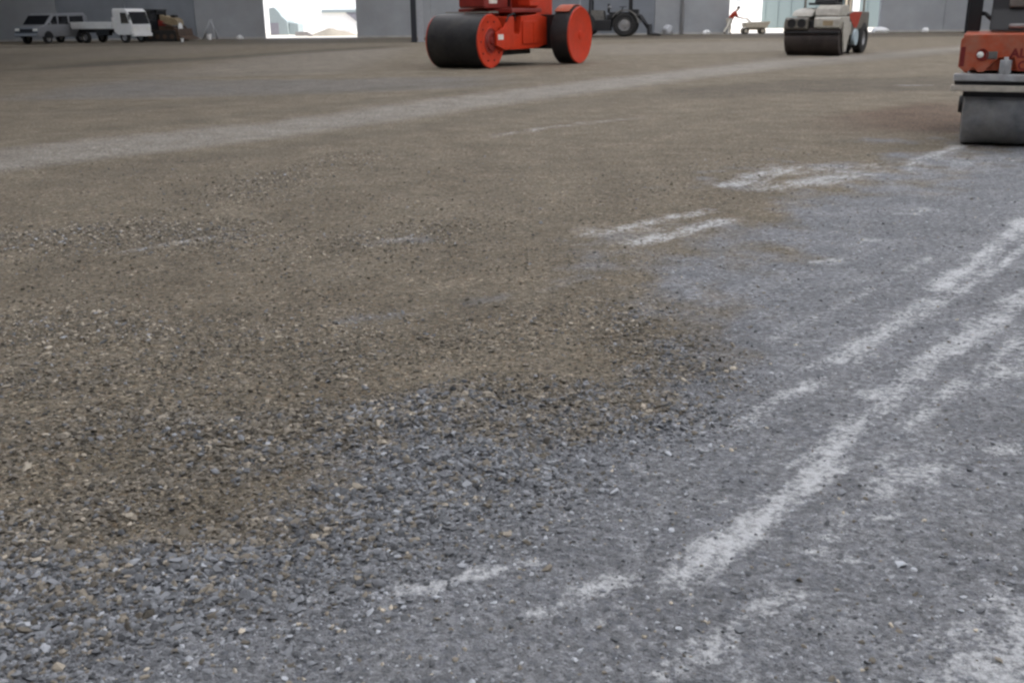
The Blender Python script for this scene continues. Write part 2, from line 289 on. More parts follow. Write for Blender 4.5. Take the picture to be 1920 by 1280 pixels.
def ground_mat():
    m, nt, b = nodes('site_ground'); L = nt.links.new
    tc = N(nt, 'ShaderNodeTexCoord'); O = tc.outputs['Object']
    att = {}
    for k in ('grey', 'dust', 'coarse', 'pale', 'dark', 'greyb', 'red', 'streak'):
        a = nt.nodes.new('ShaderNodeAttribute'); a.attribute_name = k; att[k] = a.outputs['Fac']
    def noise(sc, det=4, ro=.6, vec=O):
        n = nt.nodes.new('ShaderNodeTexNoise'); n.inputs['Scale'].default_value = sc; n.inputs['Detail'].default_value = det; n.inputs['Roughness'].default_value = ro; L(vec, n.inputs['Vector']); return n.outputs[0]
    def rng_(v, a, b_, c, d, clamp=True):
        r = nt.nodes.new('ShaderNodeMapRange'); r.clamp = clamp
        for i, x in enumerate((a, b_, c, d)): r.inputs[1+i].default_value = x
        L(v, r.inputs[0]); return r.outputs[0]
    def math_(op, a, b_):
        n = nt.nodes.new('ShaderNodeMath'); n.operation = op
        for i, x in enumerate((a, b_)):
            if hasattr(x, 'links') or isinstance(x, bpy.types.NodeSocket): L(x, n.inputs[i])
            else: n.inputs[i].default_value = x
        return n.outputs[0]
    def mix(f, a, b_, mode='MIX'):
        n = nt.nodes.new('ShaderNodeMix'); n.data_type = 'RGBA'; n.blend_type = mode
        for i, x in ((0, f), (6, a), (7, b_)):
            if isinstance(x, bpy.types.NodeSocket): L(x, n.inputs[i])
            elif isinstance(x, tuple): n.inputs[i].default_value = (*x, 1)
            else: n.inputs[i].default_value = x
        return n.outputs[2]
    nb = noise(.9, 6, .6); nm = noise(5, 5, .6); nf = noise(38, 6, .72); nff = noise(150, 3, .7)
    vo = nt.nodes.new('ShaderNodeTexVoronoi'); vo.inputs['Scale'].default_value = 62; vo.inputs['Randomness'].default_value = 1; L(O, vo.inputs['Vector'])
    v2 = nt.nodes.new('ShaderNodeTexVoronoi'); v2.inputs['Scale'].default_value = 140; L(O, v2.inputs['Vector'])
    sep = nt.nodes.new('ShaderNodeSeparateColor'); L(vo.outputs['Color'], sep.inputs[0]); rnd, rnd2 = sep.outputs[0], sep.outputs[1]
    sep2 = nt.nodes.new('ShaderNodeSeparateColor'); L(v2.outputs['Color'], sep2.inputs[0]); rs = sep2.outputs[0]
    brown = mix(rng_(nb, .35, .65, 0, 1), C_BROWN, C_BROWN2)
    brown = mix(rng_(nm, .4, .7, 0, .45), brown, C_BROWN3)
    greyc = mix(rng_(nm, .35, .65, 0, 1), C_GREY, C_GREY2)
    gm = math_('ADD', att['grey'], math_('MULTIPLY', math_('SUBTRACT', nf, .5), .9)); gm = rng_(gm, .18, .82, 0, 1)
    c = mix(gm, brown, greyc)
    c = mix(math_('MULTIPLY', att['greyb'], .75), c, C_GREYB)
    c = mix(math_('MULTIPLY', att['pale'], rng_(nm, .25, .6, .7, 1)), c, C_PALE)
    c = mix(math_('MULTIPLY', att['streak'], rng_(nm, .3, .6, .35, .8)), c, (.108, .094, .075))
    c = mix(math_('MULTIPLY', att['red'], .8), c, (.115, .072, .052))
    c = mix(math_('MULTIPLY', att['dark'], .8), c, (.072, .063, .052))
    # per-stone brightness and tint, strongest where the stone is loose
    amt = math_('ADD', math_('MULTIPLY', att['coarse'], .55), math_('SUBTRACT', .75, math_('MULTIPLY', att['grey'], .28)))
    st = mix(1.0, rng_2(nt, rnd, [(0, .42), (.2, .75), (.5, .98), (.85, 1.18), (.95, 1.5), (1, 2.1)]), rng_2(nt, rs, [(0, .7), (.5, 1.0), (1, 1.35)]), 'MULTIPLY')
    st = mix(amt, (1., 1., 1.), st); c = mix(1.0, c, st, 'MULTIPLY')
    c = mix(1.0, c, rng_2(nt, nf, [(.25, .42), (.45, .95), (.55, 1.05), (.75, 1.6)]), 'MULTIPLY')  # noise also darkens gaps between grains, their shade put into the colour
    c = mix(1.0, c, rng_2(nt, noise(24, 5, .8), [(.3, .62), (.5, 1), (.7, 1.42)]), 'MULTIPLY')
    c = mix(1.0, c, rng_2(nt, noise(1.7, 4, .65), [(.3, .82), (.5, 1), (.7, 1.2)]), 'MULTIPLY')
    c = mix(rng_(rnd2, .84, .9, 0, .35), c, mix(att['grey'], (.20, .13, .07), (.13, .14, .17)))
    # lime dust dragged along the rolling direction, broken up by the grain
    mp = nt.nodes.new('ShaderNodeMapping'); mp.inputs['Rotation'].default_value = (0, 0, -DIR); mp.inputs['Scale'].default_value = (.16, 1, 1); 
    rt = nt.nodes.new('ShaderNodeVectorRotate'); rt.rotation_type = 'Z_AXIS'; rt.inputs['Angle'].default_value = -DIR; L(O, rt.inputs['Vector'])
    vm = nt.nodes.new('ShaderNodeVectorMath'); vm.operation = 'MULTIPLY'; vm.inputs[1].default_value = (.13, 1, 1); L(rt.outputs[0], vm.inputs[0]); nt.nodes.remove(mp)
    an = noise(15, 5, .72, vm.outputs[0]); an2 = noise(3.2, 4, .6, vm.outputs[0]); gr = noise(55, 4, .75)
    brk = math_('ADD', math_('MULTIPLY', math_('SUBTRACT', an, .5), 2.2), math_('ADD', math_('ADD', math_('MULTIPLY', math_('SUBTRACT', gr, .52), 4.2), math_('MULTIPLY', math_('SUBTRACT', noise(28, 3, .6), .5), 2.4)), math_('MULTIPLY', math_('SUBTRACT', noise(5, 4, .65), .5), 2.2)))
    du = math_('MULTIPLY', rng_(math_('ADD', att['dust'], brk), .18, 1.35, 0, 1), rng_(att['dust'], .03, .35, 0, 1))
    spk = math_('MULTIPLY', math_('MULTIPLY', rng_(math_('ADD', math_('MULTIPLY', an, .6), math_('MULTIPLY', gr, .4)), .55, .66, 0, .7), rng_(an2, .46, .64, .05, 1)), rng_(att['grey'], .55, .95, 0, 1))
    c = mix(math_('MULTIPLY', math_('MAXIMUM', du, spk), .78), c, C_DUST)
    # outside the shed the yard is pale sand
    sx = nt.nodes.new('ShaderNodeSeparateXYZ'); L(O, sx.inputs[0])
    c = mix(rng_(sx.outputs[1], WALL_Y+.15, WALL_Y+.6, 0, 1), c, (.52, .49, .44))
    L(c, b.inputs['Base Color']); b.inputs['Roughness'].default_value = .9; b.inputs['Specular IOR Level'].default_value = .25
    # relief
    hgt = math_('ADD', math_('MULTIPLY', rng_(vo.outputs['Distance'], 0, .7, 1, 0), math_('ADD', math_('MULTIPLY', att['coarse'], .9), .55)), math_('MULTIPLY', nf, .9))
    hgt = math_('ADD', hgt, math_('MULTIPLY', rng_(v2.outputs['Distance'], 0, .7, 1, 0), .4))
    bp = nt.nodes.new('ShaderNodeBump'); bp.inputs['Strength'].default_value = .9; bp.inputs['Distance'].default_value = .010; L(hgt, bp.inputs['Height']); L(bp.outputs[0], b.inputs['Normal'])
    return m
def rng_2(nt, sock, stops):
    r = nt.nodes.new('ShaderNodeFloatCurve'); mx = max(v for _, v in stops)
    c = r.mapping.curves[0]; 
    while len(c.points) < len(stops): c.points.new(.5, .5)
    for p, (x, v) in zip(c.points, stops): p.location = (x, v/mx); p.handle_type = 'VECTOR'
    r.mapping.update(); nt.links.new(sock, r.inputs['Value'])
    m = nt.nodes.new('ShaderNodeMath'); m.operation = 'MULTIPLY'; m.inputs[1].default_value = mx; nt.links.new(r.outputs[0], m.inputs[0]); return m.outputs[0]
C_BROWN, C_BROWN2, C_BROWN3 = (.158, .133, .098), (.194, .166, .124), (.246, .213, .166)
C_GREY, C_GREY2 = (.198, .204, .218), (.238, .243, .254)
C_GREYB, C_PALE, C_DUST = (.165, .163, .162), (.275, .254, .224), (.72, .73, .745)
def grid_mesh(name, X, Y, Z, attrs):
    ny, nx = X.shape; me = bpy.data.meshes.new(name); nv = nx*ny
    me.vertices.add(nv); me.vertices.foreach_set('co', np.stack([X, Y, Z], -1).astype(np.float32).ravel())
    i = np.arange(nv).reshape(ny, nx); q = np.stack([i[:-1, :-1], i[:-1, 1:], i[1:, 1:], i[1:, :-1]], -1).reshape(-1, 4); nf = len(q)
    me.loops.add(nf*4); me.loops.foreach_set('vertex_index', q.astype(np.int32).ravel()); me.polygons.add(nf)
    me.polygons.foreach_set('loop_start', np.arange(0, nf*4, 4, dtype=np.int32)); me.polygons.foreach_set('use_smooth', np.ones(nf, bool)); me.update(calc_edges=True)
    for k, v in attrs.items(): a = me.attributes.new(k, 'FLOAT', 'POINT'); a.data.foreach_set('value', v.astype(np.float32).ravel())
    return me
gme = grid_mesh('ground', X, Y, Z, mk); gme.materials.append(ground_mat())
go = bpy.data.objects.new('ground', gme); col.objects.link(go); tag(go, kind='structure')

# loose gravel lying on the surface
def gravel():
    n = 320000
    d = 1.7+ (rng.random(n)**1.5)*9.5; a = (rng.random(n)-.5)*R(62); x, y = d*np.sin(a), d*np.cos(a)
    mk, n1, n2, n3 = masks(x, y)
    keep = rng.random(n) < np.clip((.05+.80*mk['coarse']+.16*(1-mk['grey'])*sm(.4, .7, n1)+.03*n2), 0, 1)*(1-.8*mk['dust'])*np.clip(7/d**1.0, .5, 1)
    x, y, d = x[keep], y[keep], d[keep]; g = mk['grey'][keep]; co = mk['coarse'][keep]; du = mk['dust'][keep]; n = len(x)
    b = bmesh.new(); bmesh.ops.create_icosphere(b, subdivisions=1, radius=1); base = np.array([v.co[:] for v in b.verts]); fac = np.array([[v.index for v in f.verts] for f in b.faces]); b.free()
    r = np.exp(rng.normal(math.log(.0034), .42, n))*(1+.8*co)*(1+.03*d); r = np.clip(r, .0018, .014)
    sc = np.stack([r*rng.uniform(.8, 1.5, n), r*rng.uniform(.7, 1.2, n), r*rng.uniform(.4, .8, n)], -1)
    v = base[None]*(1+rng.uniform(-.5, .4, (n, 12, 1)))*sc[:, None, :]
    t = rng.random(n)*6.283; c, s = np.cos(t)[:, None], np.sin(t)[:, None]; tilt = rng.normal(0, .3, n)[:, None]
    vx, vy, vz = v[..., 0], v[..., 1], v[..., 2]; vz = vz+vx*tilt
    wx, wy = vx*c-vy*s+x[:, None], vx*s+vy*c+y[:, None]; wz = vz+(ground_z(x, y)+sc[:, 2]*.35)[:, None]
    co3 = np.stack([wx, wy, wz], -1).reshape(-1, 3).astype(np.float32); fi = (fac[None]+(np.arange(n)*12)[:, None, None]).reshape(-1, 3); nf = len(fi)
    me = bpy.data.meshes.new('gravel'); me.vertices.add(len(co3)); me.vertices.foreach_set('co', co3.ravel()); me.loops.add(nf*3); me.loops.foreach_set('vertex_index', fi.astype(np.int32).ravel())
    me.polygons.add(nf); me.polygons.foreach_set('loop_start', np.arange(0, nf*3, 3, dtype=np.int32)); me.update(calc_edges=True); me.shade_flat()
    u = np.clip(rng.random(n)+.12*(g > .6)*(co < .25)+.1*(g < .5)*(d > 4.5)*(co > .15), 0, 1); val = np.interp(u, [0, .15, .5, .85, .96, 1], [.05, .105, .165, .235, .33, .48])[:, None]*(1+.2*g[:, None])
    tint = np.where((rng.random(n) < .10+.75*g)[:, None], np.array([[.96, 1., 1.07]]), np.array([[1.1, .97, .78]])); colr = np.clip(val*tint, 0, .7)
    cc = np.repeat(np.concatenate([colr, np.ones((n, 1))], 1), 12, 0).astype(np.float32)
    at = me.attributes.new('stone', 'FLOAT_COLOR', 'POINT'); at.data.foreach_set('color', cc.ravel())
    m, nt, bs = nodes('stone'); a = nt.nodes.new('ShaderNodeAttribute'); a.attribute_name = 'stone'; nt.links.new(a.outputs['Color'], bs.inputs['Base Color']); bs.inputs['Roughness'].default_value = .85
    me.materials.append(m); o = bpy.data.objects.new('gravel', me); col.objects.link(o); tag(o, 'loose brown and grey gravel scattered over the compacted ground', 'gravel', kind='stuff')
gravel()

# ------------------------------------------------------------------ shed
shed = thing('warehouse', 'large unfinished grey concrete warehouse with two bright open doorways', 'building', (0, WALL_Y, 0))
def wx(px): return P(px, 60, WALL_Y).x
def panel_run(x0, x1, mats, z0=.0, z1=10.5):
    n = max(1, round((x1-x0)/4.6)); w = (x1-x0)/n
    for k in range(n):
        MB().box(x0+k*w+.012, x0+(k+1)*w-.012, 0, .26, z0-.3, z1, .012).build('wall_panel', mats[k % len(mats)], shed)
LO, RO = (wx(497), wx(669)), (wx(1366), wx(1647))
XL, XR = -39.0, 46.0
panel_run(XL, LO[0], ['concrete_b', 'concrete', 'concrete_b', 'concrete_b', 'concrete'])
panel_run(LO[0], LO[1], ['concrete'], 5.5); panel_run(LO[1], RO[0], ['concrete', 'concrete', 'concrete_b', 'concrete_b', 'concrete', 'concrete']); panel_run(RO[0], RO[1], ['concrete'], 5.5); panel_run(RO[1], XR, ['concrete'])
for a, b_ in ((XL, LO[0]-.1), (LO[1]+.1, RO[0]-.1), (RO[1]+.1, XR)): MB().box(a, b_, -.10, -.002, -.3, .12, .01).build('plinth', 'plinth', shed)
YF = -16.0
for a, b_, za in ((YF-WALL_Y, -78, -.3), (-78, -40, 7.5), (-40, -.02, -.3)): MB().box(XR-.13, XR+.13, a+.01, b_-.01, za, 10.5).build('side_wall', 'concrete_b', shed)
for a, b_, za in ((YF-WALL_Y, -30, -.3), (-30, -13, 6.5), (-13, -.02, -.3)): MB().box(XL-.13, XL+.13, a+.01, b_-.01, za, 10.5).build('side_wall', 'concrete_b', shed)  # unseen opening added in the left wall to brighten the truck
RZ = 10.6; y0, y1 = YF-WALL_Y, .3; YS = -7.0-WALL_Y
MB().box(XL+.14, XR-.14, y0-.1, y0+.15, -.3, RZ-.02).build('added_front_wall', 'concrete', shed)  # unseen wall added behind the camera to keep out light from there
SK = [(-25.5, -22.3), (-13, -11.2), (-6, -2.8), (2, 5.4), (10, 13.6), (18, 21.6), (26, 29.6), (34, 37.6)]  # unseen skylights added and placed to light floor and wall, first over truck
edges = [XL-.2]
for a, b_ in SK: edges += [a, b_]
edges.append(XR+.2)
for k in range(0, len(edges), 2): MB().box(edges[k], edges[k+1], y0, y1, RZ, RZ+.08).build('roof_sheet', 'roof', shed)
for a, b_ in SK:
    me = bpy.data.meshes.new('added_skylight'); ya = YS if a > -20 else -24
    if 1: MB().box(a, b_, y0, ya, RZ, RZ+.08).build('roof_sheet', 'roof', shed)
    me.from_pydata([(a, ya, RZ+.04), (b_, ya, RZ+.04), (b_, y1, RZ+.04), (a, y1, RZ+.04)], [], [(0, 1, 2, 3)]); me.materials.append(M['added_skylight'])
    o = bpy.data.objects.new('added_skylight', me); col.objects.link(o); o.parent = shed
def h_column(px, py, w, mat_web, side=None):
    x, y = G(px, py); m = MB()
    m.box(x-w/2, x+w/2, y-WALL_Y-w*.55, y-WALL_Y-w*.55+.02, -.1, RZ); m.box(x-w/2, x+w/2, y-WALL_Y+w*.55-.02, y-WALL_Y+w*.55, -.1, RZ); m.box(x-.01, x+.01, y-WALL_Y-w*.55+.02, y-WALL_Y+w*.55-.02, -.1, RZ)
    m.box(x-w*.8, x+w*.8, y-WALL_Y-w*.8, y-WALL_Y+w*.8, -.1, .03)
    m.build('steel_column', mat_web, shed)
h_column(777, 80, .27, 'darksteel'); h_column(789.5, 79, .30, 'palesteel'); h_column(1815, 62, .35, 'darksteel')  # first two are one column: web shadow and bright flange put into colours
xx = wx(1277); MB().cyl((xx, -.16, 0), (xx, -.16, RZ), .11, seg=16).build('downpipe', 'palesteel', shed)

# ------------------------------------------------------------------ orange three-wheel roller
def roller_three_wheel():
    th = 30; fwd = Vector((-math.sin(R(th)), -math.cos(R(th)))); nrm = Vector((math.cos(R(th)), -math.sin(R(th))))
    Fp, Rp = Vector(G(920, 129)), Vector(G(1086, 119.5)); dl = Rp-Fp
    L = -dl.dot(fwd); off = dl.dot(nrm); W = .80; c = Fp-nrm*W
    t = thing('road_roller', 'bright orange three-wheel road roller with a wide black front drum', 'road roller', (c.x, c.y, 0), math.atan2(fwd.y, fwd.x))
    r, rr = .71, .80
    fr = MB().lathe([(-W, r-.03), (-W+.02, r), (W-.02, r), (W, r-.03)], at=(0, 0, r), seg=64).build('front_drum', 'drum', t)
    for s in (1, -1):
        d = MB().lathe([(s*(W+.002), r-.01), (s*(W+.03), r-.02), (s*(W+.03), r-.09), (s*(W-.03+.045), r-.14), (s*(W+.012), .36), (s*(W+.03), .35), (s*(W+.03), .335), (s*(W+.01), .33)], at=(0, 0, r), seg=64).build('drum_face', 'orange', fr)
        MB().lathe([(s*(W+.012), .325), (s*(W+.016), .24), (s*(W+.055), .22), (s*(W+.055), .10), (s*(W+.10), .09), (s*(W+.10), .01)], at=(0, 0, r), seg=32).build('hub', 'dark_red', fr)
    O = W+off; TW = .55
    for s in (1, -1):
        w = MB().lathe([(s*(O-TW), rr-.03), (s*(O-TW+.02), rr), (s*(O-.02), rr), (s*O, rr-.02)], at=(-L, 0, rr), seg=64).build('rear_wheel', 'drum', t)
        MB().lathe([(s*(O+.002), rr-.005), (s*(O+.03), rr-.02), (s*(O+.03), rr-.07), (s*(O+.008), rr-.12), (s*(O+.03), .12), (s*(O+.06), .11), (s*(O+.06), .01)], at=(-L, 0, rr), seg=64).build('wheel_face', 'orange', w)
    for k in range(10):
        q = 2*math.pi*k/10; MB().cyl((math.cos(q)*.52, W+.02, r+math.sin(q)*.52), (math.cos(q)*.52, W+.05, r+math.sin(q)*.52), .022, seg=8).build('bolt', 'dark_red', fr)
    # side arms from the body to the front hub, main frame, bonnet, platform
    for s in (1, -1):
        a = MB().prism([(-.06, .60), (-.06, .92), (-.50, 1.06), (-.78, 1.32), (-1.02, 1.32), (-1.02, .52), (-.55, .46)], s*(W+.105), s*(W+.165), .012).build('side_arm', 'orange', t)
        MB().box(-.42, -.14, s*(W+.166), s*(W+.176), .74, .88, .003).build('maker_plate', 'plate', a)
    bx = -L+rr+.05
    MB().prism([(-.86, .46), (-.86, 1.34), (-1.10, 1.34), (-1.14, .92), (-1.20, .86), (-1.40, .86), (-1.46, .92), (-1.54, 1.34), (bx, 1.40), (bx-.6, 1.30), (bx-.6, .55), (bx, .46)], -W-.10, W+.10, .02).build('main_frame', 'orange', t)
    MB().box(bx+.02, -1.56, W+.115, W+.14, .60, 1.22, .02).box(bx+.30, bx+.34, W+.14, W+.15, .64, 1.18).build('side_panel', 'orange', t)
    MB().box(-.85, bx-.2, -.55, .55, .30, .455, .02).build('undertray', 'black', t)
    MB().prism([(-.46, 1.56), (-.38, 1.62), (-.38, 2.05), (-1.9, 2.15), (-1.9, 1.56)], -.42, .40, .03).build('bonnet', 'dark_red', t)
    MB().box(-1.35, -1.0, -.3, .3, 1.30, 1.56, .02).build('steering_column', 'dark_red', t)
    MB().tube([(-1.15, W+.13, 1.25), (-.95, W+.2, 1.42), (-.75, W+.15, 1.36), (-.62, W+.13, 1.2)], .022, 8).build('hose', 'black', t)
    MB().box(bx-.25, -1.02, -.85, .90, 1.44, 1.555, .02).build('platform', 'dark_red', t)
    MB().box(-1.05, -.62, .40, .415, 1.68, 1.80, .01).build('name_plate', 'plate', t)
    MB().prism([(bx+.55, 1.61), (bx+.55, 2.05), (bx+.2, 2.1), (bx-.05, 1.61)], .55, .95, .03).build('step_panel', 'orange', t)
    MB().box(bx-1.3, bx-.28, -.7, .7, 1.35, 2.1, .05).build('engine_cover', 'orange', t)
    for s in (1, -1): MB().prism([(-L+math.cos(q)*(rr+rd), rr+math.sin(q)*(rr+rd)) for rd, qs in ((.03, np.linspace(.9, 2.0, 14)), (.05, np.linspace(2.0, .9, 14))) for q in qs], s*(O-TW), s*(O-.08)).build('wheel_guard', 'orange_dusty', t)
    MB().box(-L-.25, bx-.55, -O+TW+.01, O-TW-.01, .42, 1.38, .03).build('inner_black_fill', 'black', t)  # black block filling the space between body and rear wheels
    MB().box(-.62, -.12, -W+.1, W-.1, 1.44, 1.47).build('scraper', 'tan_steel', t)
    for s in (1, -1):
        for xq in (bx-.3, -1.2): MB().tube([(xq, s*.7, 1.6), (xq, s*.7, 2.75)], .03).build('canopy_post', 'black', t)
    MB().prism([(bx-.6, 2.75), (-.9, 2.75), (-.8, 2.72), (-.9, 2.83), (bx-.6, 2.83)], -.9, .9).build('canopy', 'orange', t)
roller_three_wheel()

# ------------------------------------------------------------------ dusty orange tandem roller at the right edge
def roller_tandem():
    A = Vector(G(1798, 268)); az = math.atan2(A.x, A.y); th = az+R(1.5)
    fwd = Vector((-math.sin(th), -math.cos(th))); nrm = Vector((math.cos(th), -math.sin(th)))   # local +Y = image right
    W = .62; c = A+nrm*W
    t = thing('road_roller', 'dusty orange tandem roller at the right edge with a grey steel drum', 'road roller', (c.x, c.y, 0), math.atan2(fwd.y, fwd.x))
    r = .42
    for x in (0, -1.75):
        d = MB().lathe([(-W, r-.05), (-W+.012, r-.012), (-W+.03, r), (W-.03, r), (W-.012, r-.012), (W, r-.05)], at=(x, 0, r), seg=72).build('drum', 'drum_grey', t)
        for s in (1, -1): MB().lathe([(s*(W-.004), r-.09), (s*(W+.004), r-.10), (s*(W+.004), .1), (s*(W+.05), .09), (s*(W+.05), .01)], at=(x, 0, r), seg=32).build('drum_hub', 'black', d)
    z0, z1 = .775, 1.155; xf = .50; DW = W; W = .705
    # front cover: a bent plate with a recessed headlamp and cut-outs at its lower edge
    b = MB()
    b.prism([(-W, z0+.06), (-W+.05, z0+.02), (-W+.10, z0+.01), (-W+.145, z0+.055), (-W+.19, z0+.005), (-W+.25, z0+.01), (-W+.32, z0+.10), (-W+.37, z0+.15), (-W+.52, z0+.15), (-W+.56, z0+.02), (W-.02, z0+.01), (W, z1-.05), (W-.05, z1), (-W+.05, z1), (-W, z1-.05)], xf-.05, xf, .008, plane='yz')
    b.prism([(xf-.04, z1), (-.35, z1+.02), (-.35, z1-.04), (xf-.04, z1-.06)], -W+.02, W-.02, .006)
    b.box(-.35, xf-.06, -W+.07, W-.07, z0+.02, z1-.05, .02)
    body = b.build('front_cover', 'orange_dusty', t)
    MB().box(xf-.03, xf+.004, -W+.005, -W+.055, z0+.06, z1-.12, .01).build('side_recess_shade', 'letter', body)  # raised dark slab; shade of a side recess put into its colour
    lamp = MB().lathe([(xf-.01, .062), (xf+.012, .060), (xf+.012, .050), (xf+.002, .046)], axis='x', at=(0, -W+.215, z1-.20), seg=28).build('headlamp', 'dark_red', t)
    MB().ball((xf+.004, -W+.195, z1-.20), .036, sc=(.5, 1, .9)).build('lens', 'lens', lamp)
    MB().box(xf-.02, xf+.006, -W+.25, -W+.36, z1-.245, z1-.165, .012).build('lamp_housing', 'greymach', t)
    MB().box(xf-.02, xf+.05, -W+.39, -W+.50, z0-.01, z0+.13, .012).cyl((xf+.03, -W+.445, z0-.03), (xf+.03, -W+.445, z0+.16), .022, seg=12).build('tow_bracket', 'bar_grey', t)
    mt = Matrix(((0, 0, 1, xf+.002), (1, 0, 0, 0), (0, 1, 0, 0), (0, 0, 0, 1)))
    text_mesh('AL', .125, 'lettering', 'letter', body, Matrix.Translation((0, -W+.475, z1-.225)) @ mt)
    text_mesh('C', .125, 'lettering', 'letter', body, Matrix.Translation((0, -W+.555, z1-.345)) @ mt)
    for s in (1, -1): MB().prism([(-.14, .62), (xf-.07, .62), (xf-.07, .74), (-.3, .74)], s*(DW+.052), s*(DW+.075)).build('drum_fork', 'black', t)
    MB().box(xf-.06, xf+.06, -W-.03, W+.03, .695, .765, .012).build('bumper', 'bar_grey', t)
    MB().box(xf-.05, xf+.02, -W-.015, W+.015, .655, .692, .005).build('bumper_gap_shade', 'black', t)  # solid black strip between the bars, the gap's shade painted in
    MB().box(xf-.06, xf+.055, -W-.045, W+.045, .59, .652, .010).build('scraper_bar', 'bar_tan', t)
    MB().box(xf-.10, xf-.03, -DW-.01, DW+.01, .53, .588, .004).build('scraper_blade', 'black', t)
    # operator's area
    MB().box(-.2, -.06, -W+.02, -W+.155, z1+.021, 2.35, .015).box(-.2, -.06, W-.155, W-.02, z1+.021, 2.35, .015).box(-.21, -.05, -W+.02, W-.02, 2.351, 2.45, .02).build('roll_bar', 'black', t)
    cons = MB().prism([(-.02, z1+.025), (.10, z1+.03), (-.02, z1+.24), (-.06, z1+.42), (-.30, z1+.42), (-.30, z1+.025)], -.46, .60, .02).build('console', 'black', t)
    MB().tube([(-.03, -.45, z1+.14), (-.06, -.52, z1+.20), (-.02, -.54, z1+.20)], .022).build('lever', 'black', cons)
    MB().box(.055, .11, -.28, -.06, z1+.05, z1+.10, .02).build('gauge_cluster', 'steel', cons)
    MB().box(-.05, .015, -.30, .46, z1+.26, z1+.35, .02, Matrix.Rotation(R(0), 4, 'X')).build('dash_panel', 'greymach', cons)
    MB().lathe([(.0, .17), (.012, .19), (.0, .205), (-.012, .19)], axis='z', at=(-.38, .1, z1+.52), closed=True).cyl((-.38, .1, z1+.4), (-.38, .1, z1+.52), .02).cyl((-.38, -.18, z1+.52), (-.38, .28, z1+.52), .012).build('steering_wheel', 'black', t)
    MB().box(-1.1, -.7, -.28, .28, z1-.05, z1+.1, .05).box(-1.2, -1.08, -.26, .26, z1+.08, z1+.6, .05).build('seat', 'black', t)
    MB().box(-2.3, -.36, -W+.02, W-.02, z0-.05, z1-.12, .04).build('rear_body', 'orange_dusty', t)
roller_tandem()

